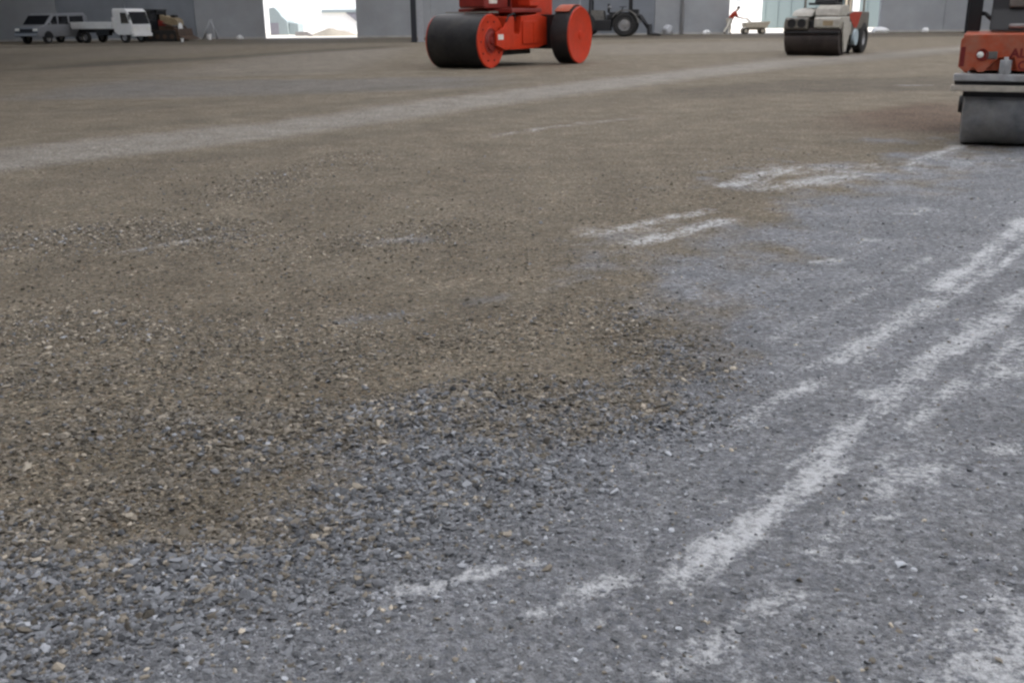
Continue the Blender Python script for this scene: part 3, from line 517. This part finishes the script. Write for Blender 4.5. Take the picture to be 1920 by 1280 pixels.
# ------------------------------------------------------------------ ivory combination roller further off
def roller_ivory():
    A = Vector(G(1477, 103.5)); B = Vector(G(1584, 105.5)); v = B-A; W = v.length/2; nrm = v.normalized()
    ang = R(33); nrm = Vector((math.cos(ang), -math.sin(ang))); W = .90
    c = A+nrm*W; fwd = Vector((nrm.y, -nrm.x))
    t = thing('road_roller', 'dirty ivory road roller with a brown-black drum before the right doorway', 'road roller', (c.x, c.y, 0), math.atan2(fwd.y, fwd.x))
    r = .52
    MB().lathe([(-W, r-.04), (-W+.02, r), (W-.02, r), (W, r-.04)], at=(0, 0, r), seg=56).build('front_drum', 'drum_brown', t)
    for s in (1, -1): MB().prism([(.10, .12), (.22, .40), (.35, .80), (.35, 1.05), (-.5, 1.05), (-.5, .80), (-.25, .40), (-.10, .12)], s*(W+.03), s*(W+.09), .015).build('drum_fork', 'ivory', t)
    fz = .80
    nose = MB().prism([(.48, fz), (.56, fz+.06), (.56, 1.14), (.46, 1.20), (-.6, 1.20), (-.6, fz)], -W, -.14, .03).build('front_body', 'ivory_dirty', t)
    for y in (-.66, -.33): MB().lathe([(.545, .15), (.572, .14), (.572, .115), (.562, .11)], axis='x', at=(0, y, fz+.22), seg=24).build('headlamp', 'black', nose)
    MB().prism([(.44, fz+.04), (.52, fz+.1), (.52, 1.15), (.42, 1.22), (-.6, 1.22), (-.6, fz+.04)], .06, W, .03).build('front_body', 'ivory', t)
    MB().box(.50, .525, .35, .68, fz+.14, fz+.30, .01).build('vent', 'tan', t)
    MB().box(-.6, .38, -.139, .059, fz+.1, 1.10, .01).build('centre_gap_shade', 'black', t)  # solid black block; darkness of the gap between the halves is its paint
    MB().box(.30, .58, -W, W, fz-.10, fz-.03, .01).build('scraper_bar', 'black', t)
    MB().prism([(.40, 1.23), (.25, 1.36), (.0, 1.44), (-.8, 1.50), (-.8, 1.23)], -.74, -.06, .04).build('bonnet', 'ivory', t)
    MB().prism([(.34, 1.24), (.28, 1.46), (-.1, 1.58), (-.8, 1.58), (-.8, 1.24)], .02, .80, .04).build('bonnet', 'ivory', t)
    MB().box(-1.0, -.25, -.40, .50, 1.585, 1.66, .02).prism([(-.3, 1.66), (-.42, 2.0), (-.7, 2.0), (-.75, 1.66)], -.22, .46, .03).build('console', 'black', t)
    MB().lathe([(.0, .17), (.012, .19), (.0, .205), (-.012, .19)], axis='z', at=(-.8, .1, 2.08), closed=True).cyl((-.7, .1, 1.95), (-.8, .1, 2.08), .02).cyl((-.8, -.19, 2.08), (-.8, .29, 2.08), .012).build('steering_wheel', 'black', t)
    MB().box(-1.7, -1.25, -.3, .3, 1.30, 1.5, .05).box(-1.8, -1.66, -.3, .3, 1.5, 2.0, .05).build('seat', 'black', t)
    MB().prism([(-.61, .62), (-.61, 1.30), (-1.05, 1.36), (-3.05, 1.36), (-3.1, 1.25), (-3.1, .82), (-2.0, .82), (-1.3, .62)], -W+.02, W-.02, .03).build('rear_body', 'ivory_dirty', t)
    MB().prism([(-.62, 1.18), (-.62, 1.30), (-1.05, 1.36), (-2.05, 1.36), (-1.55, .86), (-1.2, .86)], W-.019, W-.004).build('side_stripe', 'shirt', t)
    for x, yy in ((-2.55, W-.14), (-2.55, W-.62), (-2.55, -W+.62), (-2.55, -W+.14)):
        w = MB().lathe([(-.16, .27), (-.17, .42), (-.13, .50), (.13, .50), (.17, .42), (.16, .27)], at=(x, yy, .50), seg=40, closed=True).build('tyre', 'rubber', t)
        MB().lathe([(-.10, .268), (.10, .268), (.12, .25), (.06, .2), (.08, .08), (.08, .01)], at=(x, yy, .50), seg=24).build('rim', 'steel', w)
    MB().cyl((-1.35, W-.08, .55), (-1.35, W+.06, .55), .26, seg=24).build('water_tank', 'bluegrey', t)
    for x in (-.95, -2.9):
        for s in (1, -1): MB().cyl((x, s*.72, 1.36), (x, s*.72, 2.9), .035, seg=10).build('canopy_post', 'ivory', t)
    MB().box(-3.1, -.7, -.9, .9, 2.9, 2.98, .03).build('canopy', 'ivory', t)
roller_ivory()

# ------------------------------------------------------------------ vehicles along the back wall
def wheel(parent, x, y, r, w, s, rim='steel'):
    t = MB().lathe([(-w/2, r*.6), (-w/2, r*.92), (-w/2+.03, r), (w/2-.03, r), (w/2, r*.92), (w/2, r*.6)], at=(x, y, r), seg=32, closed=True).build('wheel', 'rubber', parent)
    MB().lathe([(-w*.3, r*.59), (w*.3, r*.59), (w*.4, r*.54), (w*.25, r*.45), (w*.3, r*.15), (w*.3, .01)] if s > 0 else [(w*.3, r*.59), (-w*.3, r*.59), (-w*.4, r*.54), (-w*.25, r*.45), (-w*.3, r*.15), (-w*.3, .01)], at=(x, y, r), seg=24).build('rim', rim, t)
def van():
    y = 62.6; x = P(99, 60, y+1.6).x; t = thing('van', 'silver van with dark windows parked nose outward beside the white truck', 'van', (x, y+1.6, 0), toward(x, y+1.6, -40))
    L, W = 2.2, .84
    prof = [(L, .42), (L+.02, .62), (L-.02, .92), (L-.62, 1.06), (L-1.25, 1.62), (L-1.55, 1.72), (-L+.25, 1.74), (-L+.02, 1.5), (-L, .9), (-L, .38), (-L+.45, .34)]
    body = MB().prism(prof, -W, W, .05).build('body', 'silver', t)
    ws = lambda a, b_, o=.012: None
    n = Vector((.56, 0, .63)).normalized()
    MB().prism([(L-.70, 1.10), (L-1.22, 1.565), (L-1.225, 1.60), (L-.67, 1.11)], -W+.09, W-.09).prism([(L-.66, 1.09), (L-1.22, 1.58), (L-1.20, 1.60), (L-.64, 1.105)], -W+.1, W-.1).build('windscreen', 'glass', t)
    for s in (1, -1):
        for a, b_, c_ in ((L-1.68, L-.98, 1), (L-2.65, L-1.78, 0), (-L+.38, L-2.75, 0)):
            MB().prism([(a, 1.10), (b_, 1.10), (b_-(.42 if c_ else .04), 1.55), (a+.03, 1.57)], s*(W-.01), s*(W+.012), .004).build('side_window', 'glass', t)
        MB().box(L-1.0, L-.86, s*(W+.02), s*(W+.16), 1.06, 1.2, .03).build('mirror', 'silver', t)
        MB().box(L-.03, L+.035, s*(W-.36), s*(W-.06), .74, .88, .02).build('headlight', 'lens', t)
        for wx_ in (L-.82, -L+.75): wheel(t, wx_, s*(W-.11), .33, .2, s)
        for wx_ in (L-.82, -L+.75): MB().prism([(wx_+.40*math.cos(q), .33+.40*math.sin(q)) for q in np.linspace(0, math.pi, 16)], s*(W+.001), s*(W+.006)).build('wheel_arch', 'black', t)
    MB().box(L-.02, L+.03, -W+.38, W-.38, .70, .86, .01).build('grille', 'black', t)
    MB().box(L-.05, L+.09, -W+.04, W-.04, .44, .62, .04).build('bumper', 'silver', t)
    MB().box(L+.0, L+.05, -W+.06, W-.06, .62, .70, .005).build('bumper_gap_shade', 'black', t)  # black strip above the bumper stands for shade in the gap
van()
def truck():
    y = 64.2; x = P(214, 60, y).x; rz = toward(x, y, 48)
    t = thing('light_truck', 'small white dropside truck facing right beside the silver van', 'truck', (x-.15, y, 0), rz)
    W = .82
    cab = MB().prism([(2.28, .45), (2.30, .95), (2.02, 1.80), (1.85, 1.93), (.98, 1.95), (.92, 1.85), (.92, .62), (1.2, .45)], -W, W, .05).build('cab', 'white', t)
    MB().prism([(2.285, 1.06), (2.055, 1.74), (2.075, 1.75), (2.305, 1.07)], -W+.10, W-.10).build('windscreen', 'glass', cab)
    for s in (1, -1):
        MB().prism([(2.12, 1.10), (1.94, 1.70), (1.52, 1.72), (1.52, 1.10)], s*(W-.01), s*(W+.012), .004).build('side_window', 'glass', cab)
        MB().box(2.27, 2.315, s*(W-.32), s*(W-.08), .70, .85, .02).build('headlight', 'lens', cab)
        MB().tube([(2.2, s*W, 1.5), (2.3, s*(W+.18), 1.5)], .012).box(2.27, 2.31, s*(W+.1), s*(W+.22), 1.3, 1.6, .015).build('mirror', 'black', cab)
    MB().box(2.18, 2.37, -W, W, .36, .56, .03).build('bumper', 'white', t)
    bed = MB().box(-2.25, .86, -W-.02, W+.02, .80, .90).box(-2.25, .86, -W-.04, -W, .86, 1.20, .01).box(-2.25, .86, W, W+.04, .86, 1.20, .01).box(-2.29, -2.25, -W-.04, W+.04, .86, 1.20, .01).box(.84, .88, -W, W, .9, 1.45, .01).build('bed', 'white', t)
    for s in (1, -1): MB().box(-2.1, .7, s*.36, s*.46, .58, .80).build('chassis_rail', 'black', t)
    for wx_ in (1.62, -1.35):
        for s in (1, -1): wheel(t, wx_, s*(W-.13), .32, .22, s)
    MB().box(-.5, .5, -.78, -.5, .42, .72, .03).build('fuel_tank', 'black', t)
truck()
def crawler():
    y = 66.0; x = P(312, 60, y).x; t = thing('crawler_loader', 'old brown and tan tracked machine with a dark cab beside the white truck', 'loader', (x, y, 0), toward(x, y, 62))
    for s in (1, -1):
        tr = MB().prism([(-1.15+.32*math.cos(q), .34+.32*math.sin(q)) for q in np.linspace(math.pi/2, 3*math.pi/2, 10)]+[(.85+.32*math.cos(q), .34+.32*math.sin(q)) for q in np.linspace(-math.pi/2, math.pi/2, 10)], s*.55, s*.90, .01).build('track', 'rubber', t)
        for k in range(5): MB().cyl((-1.1+k*.48, s*.89, .30), (-1.1+k*.48, s*.93, .30), .13, seg=16).build('roller', 'brown', tr)
    MB().box(-1.3, .9, -.54, .54, .45, .9, .03).build('chassis', 'brown', t)
    cab = MB().box(-1.25, -1.17, -.6, -.52, .9, 1.82).box(-1.25, -1.17, .52, .6, .9, 1.82).box(-.28, -.2, -.6, -.52, .9, 1.82).box(-.28, -.2, .52, .6, .9, 1.82).box(-1.3, -.15, -.65, .65, 1.82, 1.9, .02).box(-1.24, -.2, -.6, .6, .7, 1.25, .02).build('cab', 'black', t)
    MB().box(-1.2, -.24, -.57, .57, 1.26, 1.81).build('cab_glass', 'glass', t)
    MB().prism([(-.15, .95), (-.15, 1.58), (.85, 1.36), (1.0, 1.2), (1.0, .95)], -.42, .42, .04).build('bonnet', 'tan', t)
    MB().prism([(-.18, .93), (-.18, 1.3), (.1, 1.2), (.3, .93)], -.56, -.43, .01).build('side_panel', 'dark_red', t)
    MB().cyl((.15, -.2, 1.5), (.15, -.2, 1.84), .07, seg=12).build('exhaust', 'black', t)
    MB().box(.5, .8, -.25, .2, 1.42, 1.55, .03).build('air_cleaner', 'black', t)
    MB().lathe([(.99, .24), (1.05, .23), (1.06, .02)], axis='x', at=(0, -.1, .86), seg=24).build('radiator_cover', 'plastic', t)
    MB().prism([(1.15, .08), (1.75, .12), (1.3, .35), (1.25, .75), (1.12, .75)], -.95, .95, .01).build('bucket', 'brown', t)
    for s in (1, -1): MB().tube([(.2, s*.72, 1.1), (.9, s*.72, .85), (1.2, s*.72, .4)], .06).build('lift_arm', 'brown', t)
crawler()
def loader():
    y = 66.5; x = P(1178, 50, y).x; t = thing('wheel_loader', 'dark grey wheeled machine with big tyres behind the orange roller', 'loader', (x-.3, y, 0), R(-12))
    rr = .72
    for wx_ in (.15, -2.35):
        for s in (1, -1):
            w = MB().lathe([(-.2, .40), (-.22, .60), (-.15, rr), (.15, rr), (.22, .60), (.2, .40)], at=(wx_, s*.85, rr), seg=40, closed=True).build('wheel', 'rubber', t)
            MB().lathe([(-.15, .398), (.15, .398), (.17, .37), (.08, .30), (.11, .12), (.11, .01)] if s > 0 else [(.15, .398), (-.15, .398), (-.17, .37), (-.08, .30), (-.11, .12), (-.11, .01)], at=(wx_, s*.85, rr), seg=28).build('rim', 'steel', w)
    for s in (1, -1):
        MB().prism([(.15+math.cos(q)*rd, rr+math.sin(q)*rd) for rd, qs in ((.82, np.linspace(.1, 2.6, 16)), (.88, np.linspace(2.6, .1, 16))) for q in qs], s*.64, s*1.1).build('mudguard', 'greymach', t)
    MB().prism([(-3.1, .6), (-3.1, 1.5), (-2.8, 1.62), (-1.2, 1.55), (-1.1, .6)], -.55, .55, .05).build('engine_cover', 'greymach', t)
    MB().box(-1.2, .7, -.5, .5, .55, 1.05, .04).build('chassis', 'black', t)
    MB().box(-1.0, .1, -.6, .6, 1.05, 1.3, .03).build('floor_plate', 'black', t)
    MB().box(-1.75, -.65, -.95, -.52, .35, 1.0, .05).build('fuel_tank', 'black', t); MB().box(-.55, .0, -.9, -.55, .4, .9, .03).build('battery_box', 'greymach', t)
    MB().prism([(-3.6, .55), (-3.1, .55), (-3.1, 1.35), (-3.45, 1.2)], -.75, .75, .04).build('counterweight', 'greymach', t)
    MB().tube([(.5, -.3, 1.0), (.75, -.3, 1.5), (1.05, -.3, 1.15)], .06).build('hydraulic_ram', 'steel', t); MB().cyl((-1.9, -.3, 1.5), (-1.9, -.3, 2.1), .05, seg=12).build('exhaust', 'black', t)
    MB().box(.45, .95, -.4, .4, 1.05, 1.6, .04).build('boom_tower', 'black', t)
    for a in (-2.05, .42):
        for s in (1, -1): MB().box(a-.06, a+.06, s*.55, s*.67, 1.25, 2.75).build('canopy_post', 'black', t)
    MB().box(-2.3, .7, -.8, .8, 2.75, 2.85, .03).build('canopy', 'greymach', t)
    MB().box(-.9, -.45, -.25, .25, 1.3, 1.45, .04).box(-1.0, -.88, -.25, .25, 1.4, 1.95, .04).build('seat', 'black', t)
    MB().ball((-.82, -.5, 1.72), .13, sc=(1, .6, 1)).build('work_lamp', 'steel', t)
    MB().tube([(-.3, 0, 1.3), (-.05, 0, 1.75)], .03).lathe([(.0, .2), (.015, .22), (.0, .235), (-.015, .22)], axis='z', at=(-.05, 0, 1.76), closed=True).build('steering_wheel', 'black', t)
    for s in (1, -1): MB().tube([(.3, s*.45, 1.35), (1.05, s*.45, 1.2), (1.6, s*.45, .45)], .09).build('lift_arm', 'black', t)
    MB().prism([(1.55, .10), (2.35, .06), (2.35, .12), (1.75, .2), (1.7, .72), (1.55, .72)], -1.0, 1.0, .01).build('bucket', 'black', t)
loader()

# ------------------------------------------------------------------ small things along the wall
def stepladder():
    y = 69.3; x = P(398, 60, y).x; t = thing('stepladder', 'grey aluminium stepladder standing open by the dim wall', 'ladder', (x, y, 0), R(8))
    m = MB()
    for s in (1, -1): m.box(-.03, .03, s*.22-.02, s*.22+.02, 0, 1.32, mtx=Matrix.Rotation(R(-18), 4, 'Y') @ Matrix.Translation((0, 0, 0)))
    xx = math.sin(R(-18))*1.3; zt = math.cos(R(18))*1.3
    MB().tube([(.30, .24, .02), (-.02, .20, 1.24)], .045, 8).tube([(.30, -.24, .02), (-.02, -.20, 1.24)], .045, 8).build('front_rails', 'alu', t)
    MB().tube([(-.62, .24, .02), (-.06, .20, 1.24)], .035, 8).tube([(-.62, -.24, .02), (-.06, -.20, 1.24)], .035, 8).build('rear_rails', 'alu', t)
    for k in range(4): z = .25+k*.27; c = .30-.32*z/1.24; MB().box(c-.05, c+.05, -.22, .22, z-.015, z+.015).build('tread', 'alu', t)
    MB().box(-.12, .06, -.22, .22, 1.24, 1.28, .01).build('top_cap', 'alu', t); m.bm.free()
stepladder()
def bucket(px, py, s, label):
    y = py; x = P(px, 60, y).x; t = thing('bucket', label, 'bucket', (x, y, 0))
    MB().lathe([(0, .12*s), (.33*s, .16*s), (.34*s, .17*s), (.36*s, .17*s), (.36*s, .155*s), (.03*s, .11*s)], axis='z', seg=24).build('pail', 'plastic', t)
    MB().tube([(math.cos(q)*.165*s, 0, .33*s+math.sin(q)*.13*s) for q in np.linspace(0, math.pi, 10)], .008*s, 6).build('handle', 'steel', t)
bucket(391, 68.4, 1.05, 'white bucket at the foot of the stepladder'); bucket(340, 63.6, .6, 'little white bucket in front of the brown tracked machine')
def sack(name, px, py, sx, sz, mat, label, cat):
    y = py; x = P(px, 60, y).x; b = bmesh.new(); bmesh.ops.create_icosphere(b, subdivisions=4, radius=1)
    sd = random.random()*50
    for v in b.verts:
        n = vnoise(np.array(v.co.x+sd), np.array(v.co.y+v.co.z*.7), 2.2, 5)-.5; v.co *= 1+.35*float(n); v.co.z = max(v.co.z, -.55)
    for f in b.faces: f.smooth = True
    b.transform(Matrix.Translation((0, 0, .55*sz/1.5)) @ Matrix.Diagonal((sx, sx*.7, sz/1.5, 1)))
    me = bpy.data.meshes.new(name); b.to_mesh(me); b.free(); me.materials.append(M[mat]); o = bpy.data.objects.new(name, me); col.objects.link(o); o.location = (x, y, 0); return tag(o, label, cat)
sack('sack', 449, 69.9, .22, .28, 'plastic', 'small white sack lying against the wall left of the left doorway', 'sack')
sack('sack', 1325, 70.0, .24, .26, 'plastic', 'small white sack on the ground left of the person in red', 'sack')
sack('sack', 1735, 70, .24, .28, 'plastic', 'small white sack by the wall right of the ivory roller', 'sack')
sack('sack', 1651, 69.6, .55, .36, 'plastic', 'wide white sack at the right edge of the right doorway', 'sack')
sack('cement_bag', 1251, 69.6, .36, .62, 'alu', 'upright grey bag standing next to the pale downpipe', 'bag')

# ------------------------------------------------------------------ person leaning on a handcart in the right doorway
def person():
    y = 69.8; x = P(1367, 50, y).x; t = thing('person', 'person in red top and pale trousers leaning forward to push a cart', 'person', (x, y, 0), 0)
    hip, ch, nk, hd = (.02, 0, .90), (.28, 0, 1.28), (.42, 0, 1.44), (.56, 0, 1.58)
    pts = [hip, (.14, 0, 1.08), ch, nk, (.49, 0, 1.52), (.58, 0, 1.62),
           (.0, .10, .86), (.10, .11, .48), (.06, .11, .08), (.2, .11, .04),
           (.0, -.10, .86), (-.12, -.11, .48), (-.36, -.11, .12), (-.26, -.11, .05),
           (.34, .20, 1.34), (.48, .24, 1.08), (.76, .24, 1.02), (.83, .24, 1.01),
           (.34, -.20, 1.34), (.48, -.24, 1.08), (.76, -.24, 1.02), (.83, -.24, 1.01)]
    ed = [(0, 1), (1, 2), (2, 3), (3, 4), (4, 5), (0, 6), (6, 7), (7, 8), (8, 9), (0, 10), (10, 11), (11, 12), (12, 13), (2, 14), (14, 15), (15, 16), (16, 17), (2, 18), (18, 19), (19, 20), (20, 21)]
    rad = [.15, .14, .15, .06, .08, .10, .085, .06, .04, .03, .085, .06, .04, .03, .06, .042, .03, .03, .06, .042, .03, .03]
    for k, yy in ((17, .24), (21, -.24)):
        for j in range(5):
            pts.append((.90, yy+(j-2)*.018, 1.0-.008*abs(j-2))); ed.append((k, len(pts)-1)); rad.append(.009)
    skinned('body', pts, ed, rad, 'skin', t)
    g = 1.13
    skinned('shirt', [pts[i] for i in (0, 1, 2)]+[(.38, 0, 1.40), pts[14], pts[15], pts[18], pts[19]], [(0, 1), (1, 2), (2, 3), (2, 4), (4, 5), (2, 6), (6, 7)], [.18, .18, .20, .10, .09, .07, .09, .07], 'shirt', t)
    skinned('trousers', [pts[i] for i in (0, 6, 7, 8, 10, 11, 12)], [(0, 1), (1, 2), (2, 3), (0, 4), (4, 5), (5, 6)], [.17, .125, .10, .075, .125, .10, .075], 'trousers', t)
    for a, b_ in ((8, 9), (12, 13)): skinned('shoe', [pts[a], pts[b_]], [(0, 1)], [.055, .05], 'black', t)
    MB().ball((.565, 0, 1.665), .118, sc=(1, .95, .8)).build('hair', 'hair', t)
    MB().ball((.685, 0, 1.60), .022, sc=(1, .7, 1)).build('nose', 'skin', t)
    c = thing('handcart', 'beige handcart with dark wheels pushed by the person in red', 'cart', (x+.9, y, 0), 0)
    for yy in (.24, -.24): MB().tube([(-.08, yy, .99), (.25, yy, .96), (.6, yy, .62)], .03, 8).build('handle', 'beige', c)
    MB().prism([(.05, .42), (1.5, .36), (1.75, .78), (.5, .74), (0, .70)], -.38, .38, .03).build('tray', 'beige', c)
    for wx_, wr in ((.15, .20), (1.25, .19)):
        for s in (1, -1):
            w = MB().lathe([(-.05, wr*.6), (-.06, wr*.9), (-.04, wr), (.04, wr), (.06, wr*.9), (.05, wr*.6)], at=(wx_, s*.36, wr), seg=24, closed=True).build('wheel', 'rubber', c)
            MB().lathe([(-.03, wr*.59), (.03, wr*.59), (.03, .01)], at=(wx_, s*.36, wr), seg=16).build('rim', 'beige', w)
    MB().box(.05, 1.4, -.2, .2, .25, .40, .02).build('axle_frame', 'beige', c)
person()

# ------------------------------------------------------------------ the yard seen through the doorways
def yard():
    t = thing('pale_blue_building', 'pale blue clad building across the yard filling the right doorway', 'building', (24.5, 92, 0))
    x0 = P(1425, 30, 92).x-24.5
    MB().box(x0, 14, 0, 8, -.2, 9).build('wall', 'cyan', t)
    for k in range(14): MB().box(x0+.5+k*1.1, x0+.54+k*1.1, -.03, -.001, 0, 9).build('seam', 'cyan', t)
    xx = P(1606, 10, 91.6).x-24.5; MB().box(xx-.28, xx+.28, -.35, -.04, 1.35, 9).build('white_post', 'wht_wall', t)
    MB().box(xx-.9, xx-.35, -.2, -.04, 1.3, 9).build('door_frame', 'beige', t)
    MB().box(x0-.1, 14.2, -.2, 8.2, 9, 9.25).build('roof', 'roof', t)
    w = thing('white_building', 'white rendered building across the yard left of the pale blue one', 'building', (14, 90.5, 0))
    xr = P(1428, 30, 90.5).x-14
    MB().box(-9, xr, 0, 8, -.2, 8).build('wall', 'wht_wall', w); MB().box(-9.3, xr+.1, -.4, 8.3, 8, 8.3).build('roof', 'roof', w)
    for a in (xr-2.3, xr-1.1): MB().box(a, a+.55, -.02, .02, 2.3, 3.6).build('window', 'bluegrey', w)
    b = thing('white_building', 'white building with a canopy seen through the left doorway', 'building', (-17.5, 97, 0))
    MB().box(-14, 9, 0, 8, -.2, 9).build('wall', 'wht_wall', b); MB().box(-14.2, 9.2, -.3, 8.2, 9, 9.3).build('roof', 'roof', b)
    xa, xb = P(604, 20, 97).x+17.5, P(690, 20, 97).x+17.5; za = P(630, 24, 97).z
    MB().box(xa, xb, -.35, -.01, za, za+.25, .02).build('canopy', 'hutblue', b)
    xc = P(664, 30, 97).x+17.5; MB().prism([(xc-.75, za-.01), (xc+.4, za-.01), (xc+.4, za-.95), (xc+.2, za-.75)], -.30, -.15).build('canopy_brace', 'hutdoor', b)
    h = thing('site_hut', 'pale blue stepped site hut at the left of the left doorway', 'hut', (P(531, 60, 84).x, 84, 0))
    s = 84/F; MB().prism([(-23*s, 0), (-23*s, 46*s), (-14*s, 48*s), (-6*s, 40*s), (-1*s, 32*s), (8*s, 24*s), (10*s, 0)], 0, 3, .03).build('wall', 'hutblue', h)
    MB().prism([(10.2*s, 0), (10.2*s, 22*s), (26*s, 19*s), (26*s, 0)], .3, 2.6, .02).build('annex', 'hutblue', h)
    MB().box(-22*s, -7*s, -.04, -.002, .05, 21*s).build('door', 'hutdoor', h)
    p = thing('timber_stack', 'low dark stack of boards in the yard beyond the left doorway', 'timber', (P(571, 64, 78).x, 78, 0), R(5))
    for k in range(3): MB().box(-.62, .62-.18*k, -.5, .5, .04+k*.10, .13+k*.10, .01).build('board_layer', 'timber', p)
    b2 = bmesh.new(); bmesh.ops.create_grid(b2, x_segments=40, y_segments=24, size=1)
    for v in b2.verts:
        rr = max(0, 1-math.hypot(v.co.x, v.co.y)); v.co.z = .75*rr**.8*(1+.5*float(vnoise(np.array(v.co.x), np.array(v.co.y), 3, 9)-.5))-.02
    b2.transform(Matrix.Diagonal((1.9, 1.4, .75, 1)))
    me = bpy.data.meshes.new('sand_heap'); b2.to_mesh(me); b2.free(); me.materials.append(M['sand']); 
    for f in me.polygons: f.use_smooth = True
    o = bpy.data.objects.new('sand_heap', me); col.objects.link(o); o.location = (P(625, 60, 79).x, 79, .0); tag(o, 'low heap of pale sand in the yard beyond the left doorway', 'sand heap')
yard()

# ------------------------------------------------------------------ light
EL, AZ = 52, 108                       # sun high on the right (azimuth clockwise from +Y)
w = bpy.data.worlds.new('World'); scn.world = w; w.use_nodes = True; nt = w.node_tree
sky = nt.nodes.new('ShaderNodeTexSky'); sky.sky_type = 'NISHITA'; sky.sun_disc = False; sky.sun_elevation = R(EL); sky.sun_rotation = R(AZ); sky.dust_density = 3.0; sky.air_density = 1.0
bg = nt.nodes['Background']; bg.inputs[1].default_value = .13; nt.links.new(sky.outputs[0], bg.inputs[0])
sd = bpy.data.lights.new('sun', 'SUN'); sd.energy = 4.0; sd.angle = R(.5); sd.color = (1, .95, .88); so = bpy.data.objects.new('sun', sd); col.objects.link(so)
d = Vector((math.sin(R(AZ))*math.cos(R(EL)), math.cos(R(AZ))*math.cos(R(EL)), math.sin(R(EL)))); so.rotation_euler = d.to_track_quat('Z', 'Y').to_euler(); so.location = (0, -20, 40)
scn.view_settings.view_transform = 'Standard'; scn.view_settings.look = 'None'; scn.view_settings.gamma = 1
scn.view_settings.exposure = 1.24
scn.cycles.filter_width = 2.6; scn.cycles.use_denoising = True; scn.cycles.max_bounces = 8; scn.cycles.diffuse_bounces = 5
try: scn.cycles.denoising_input_passes = 'RGB_ALBEDO_NORMAL'
except Exception: pass
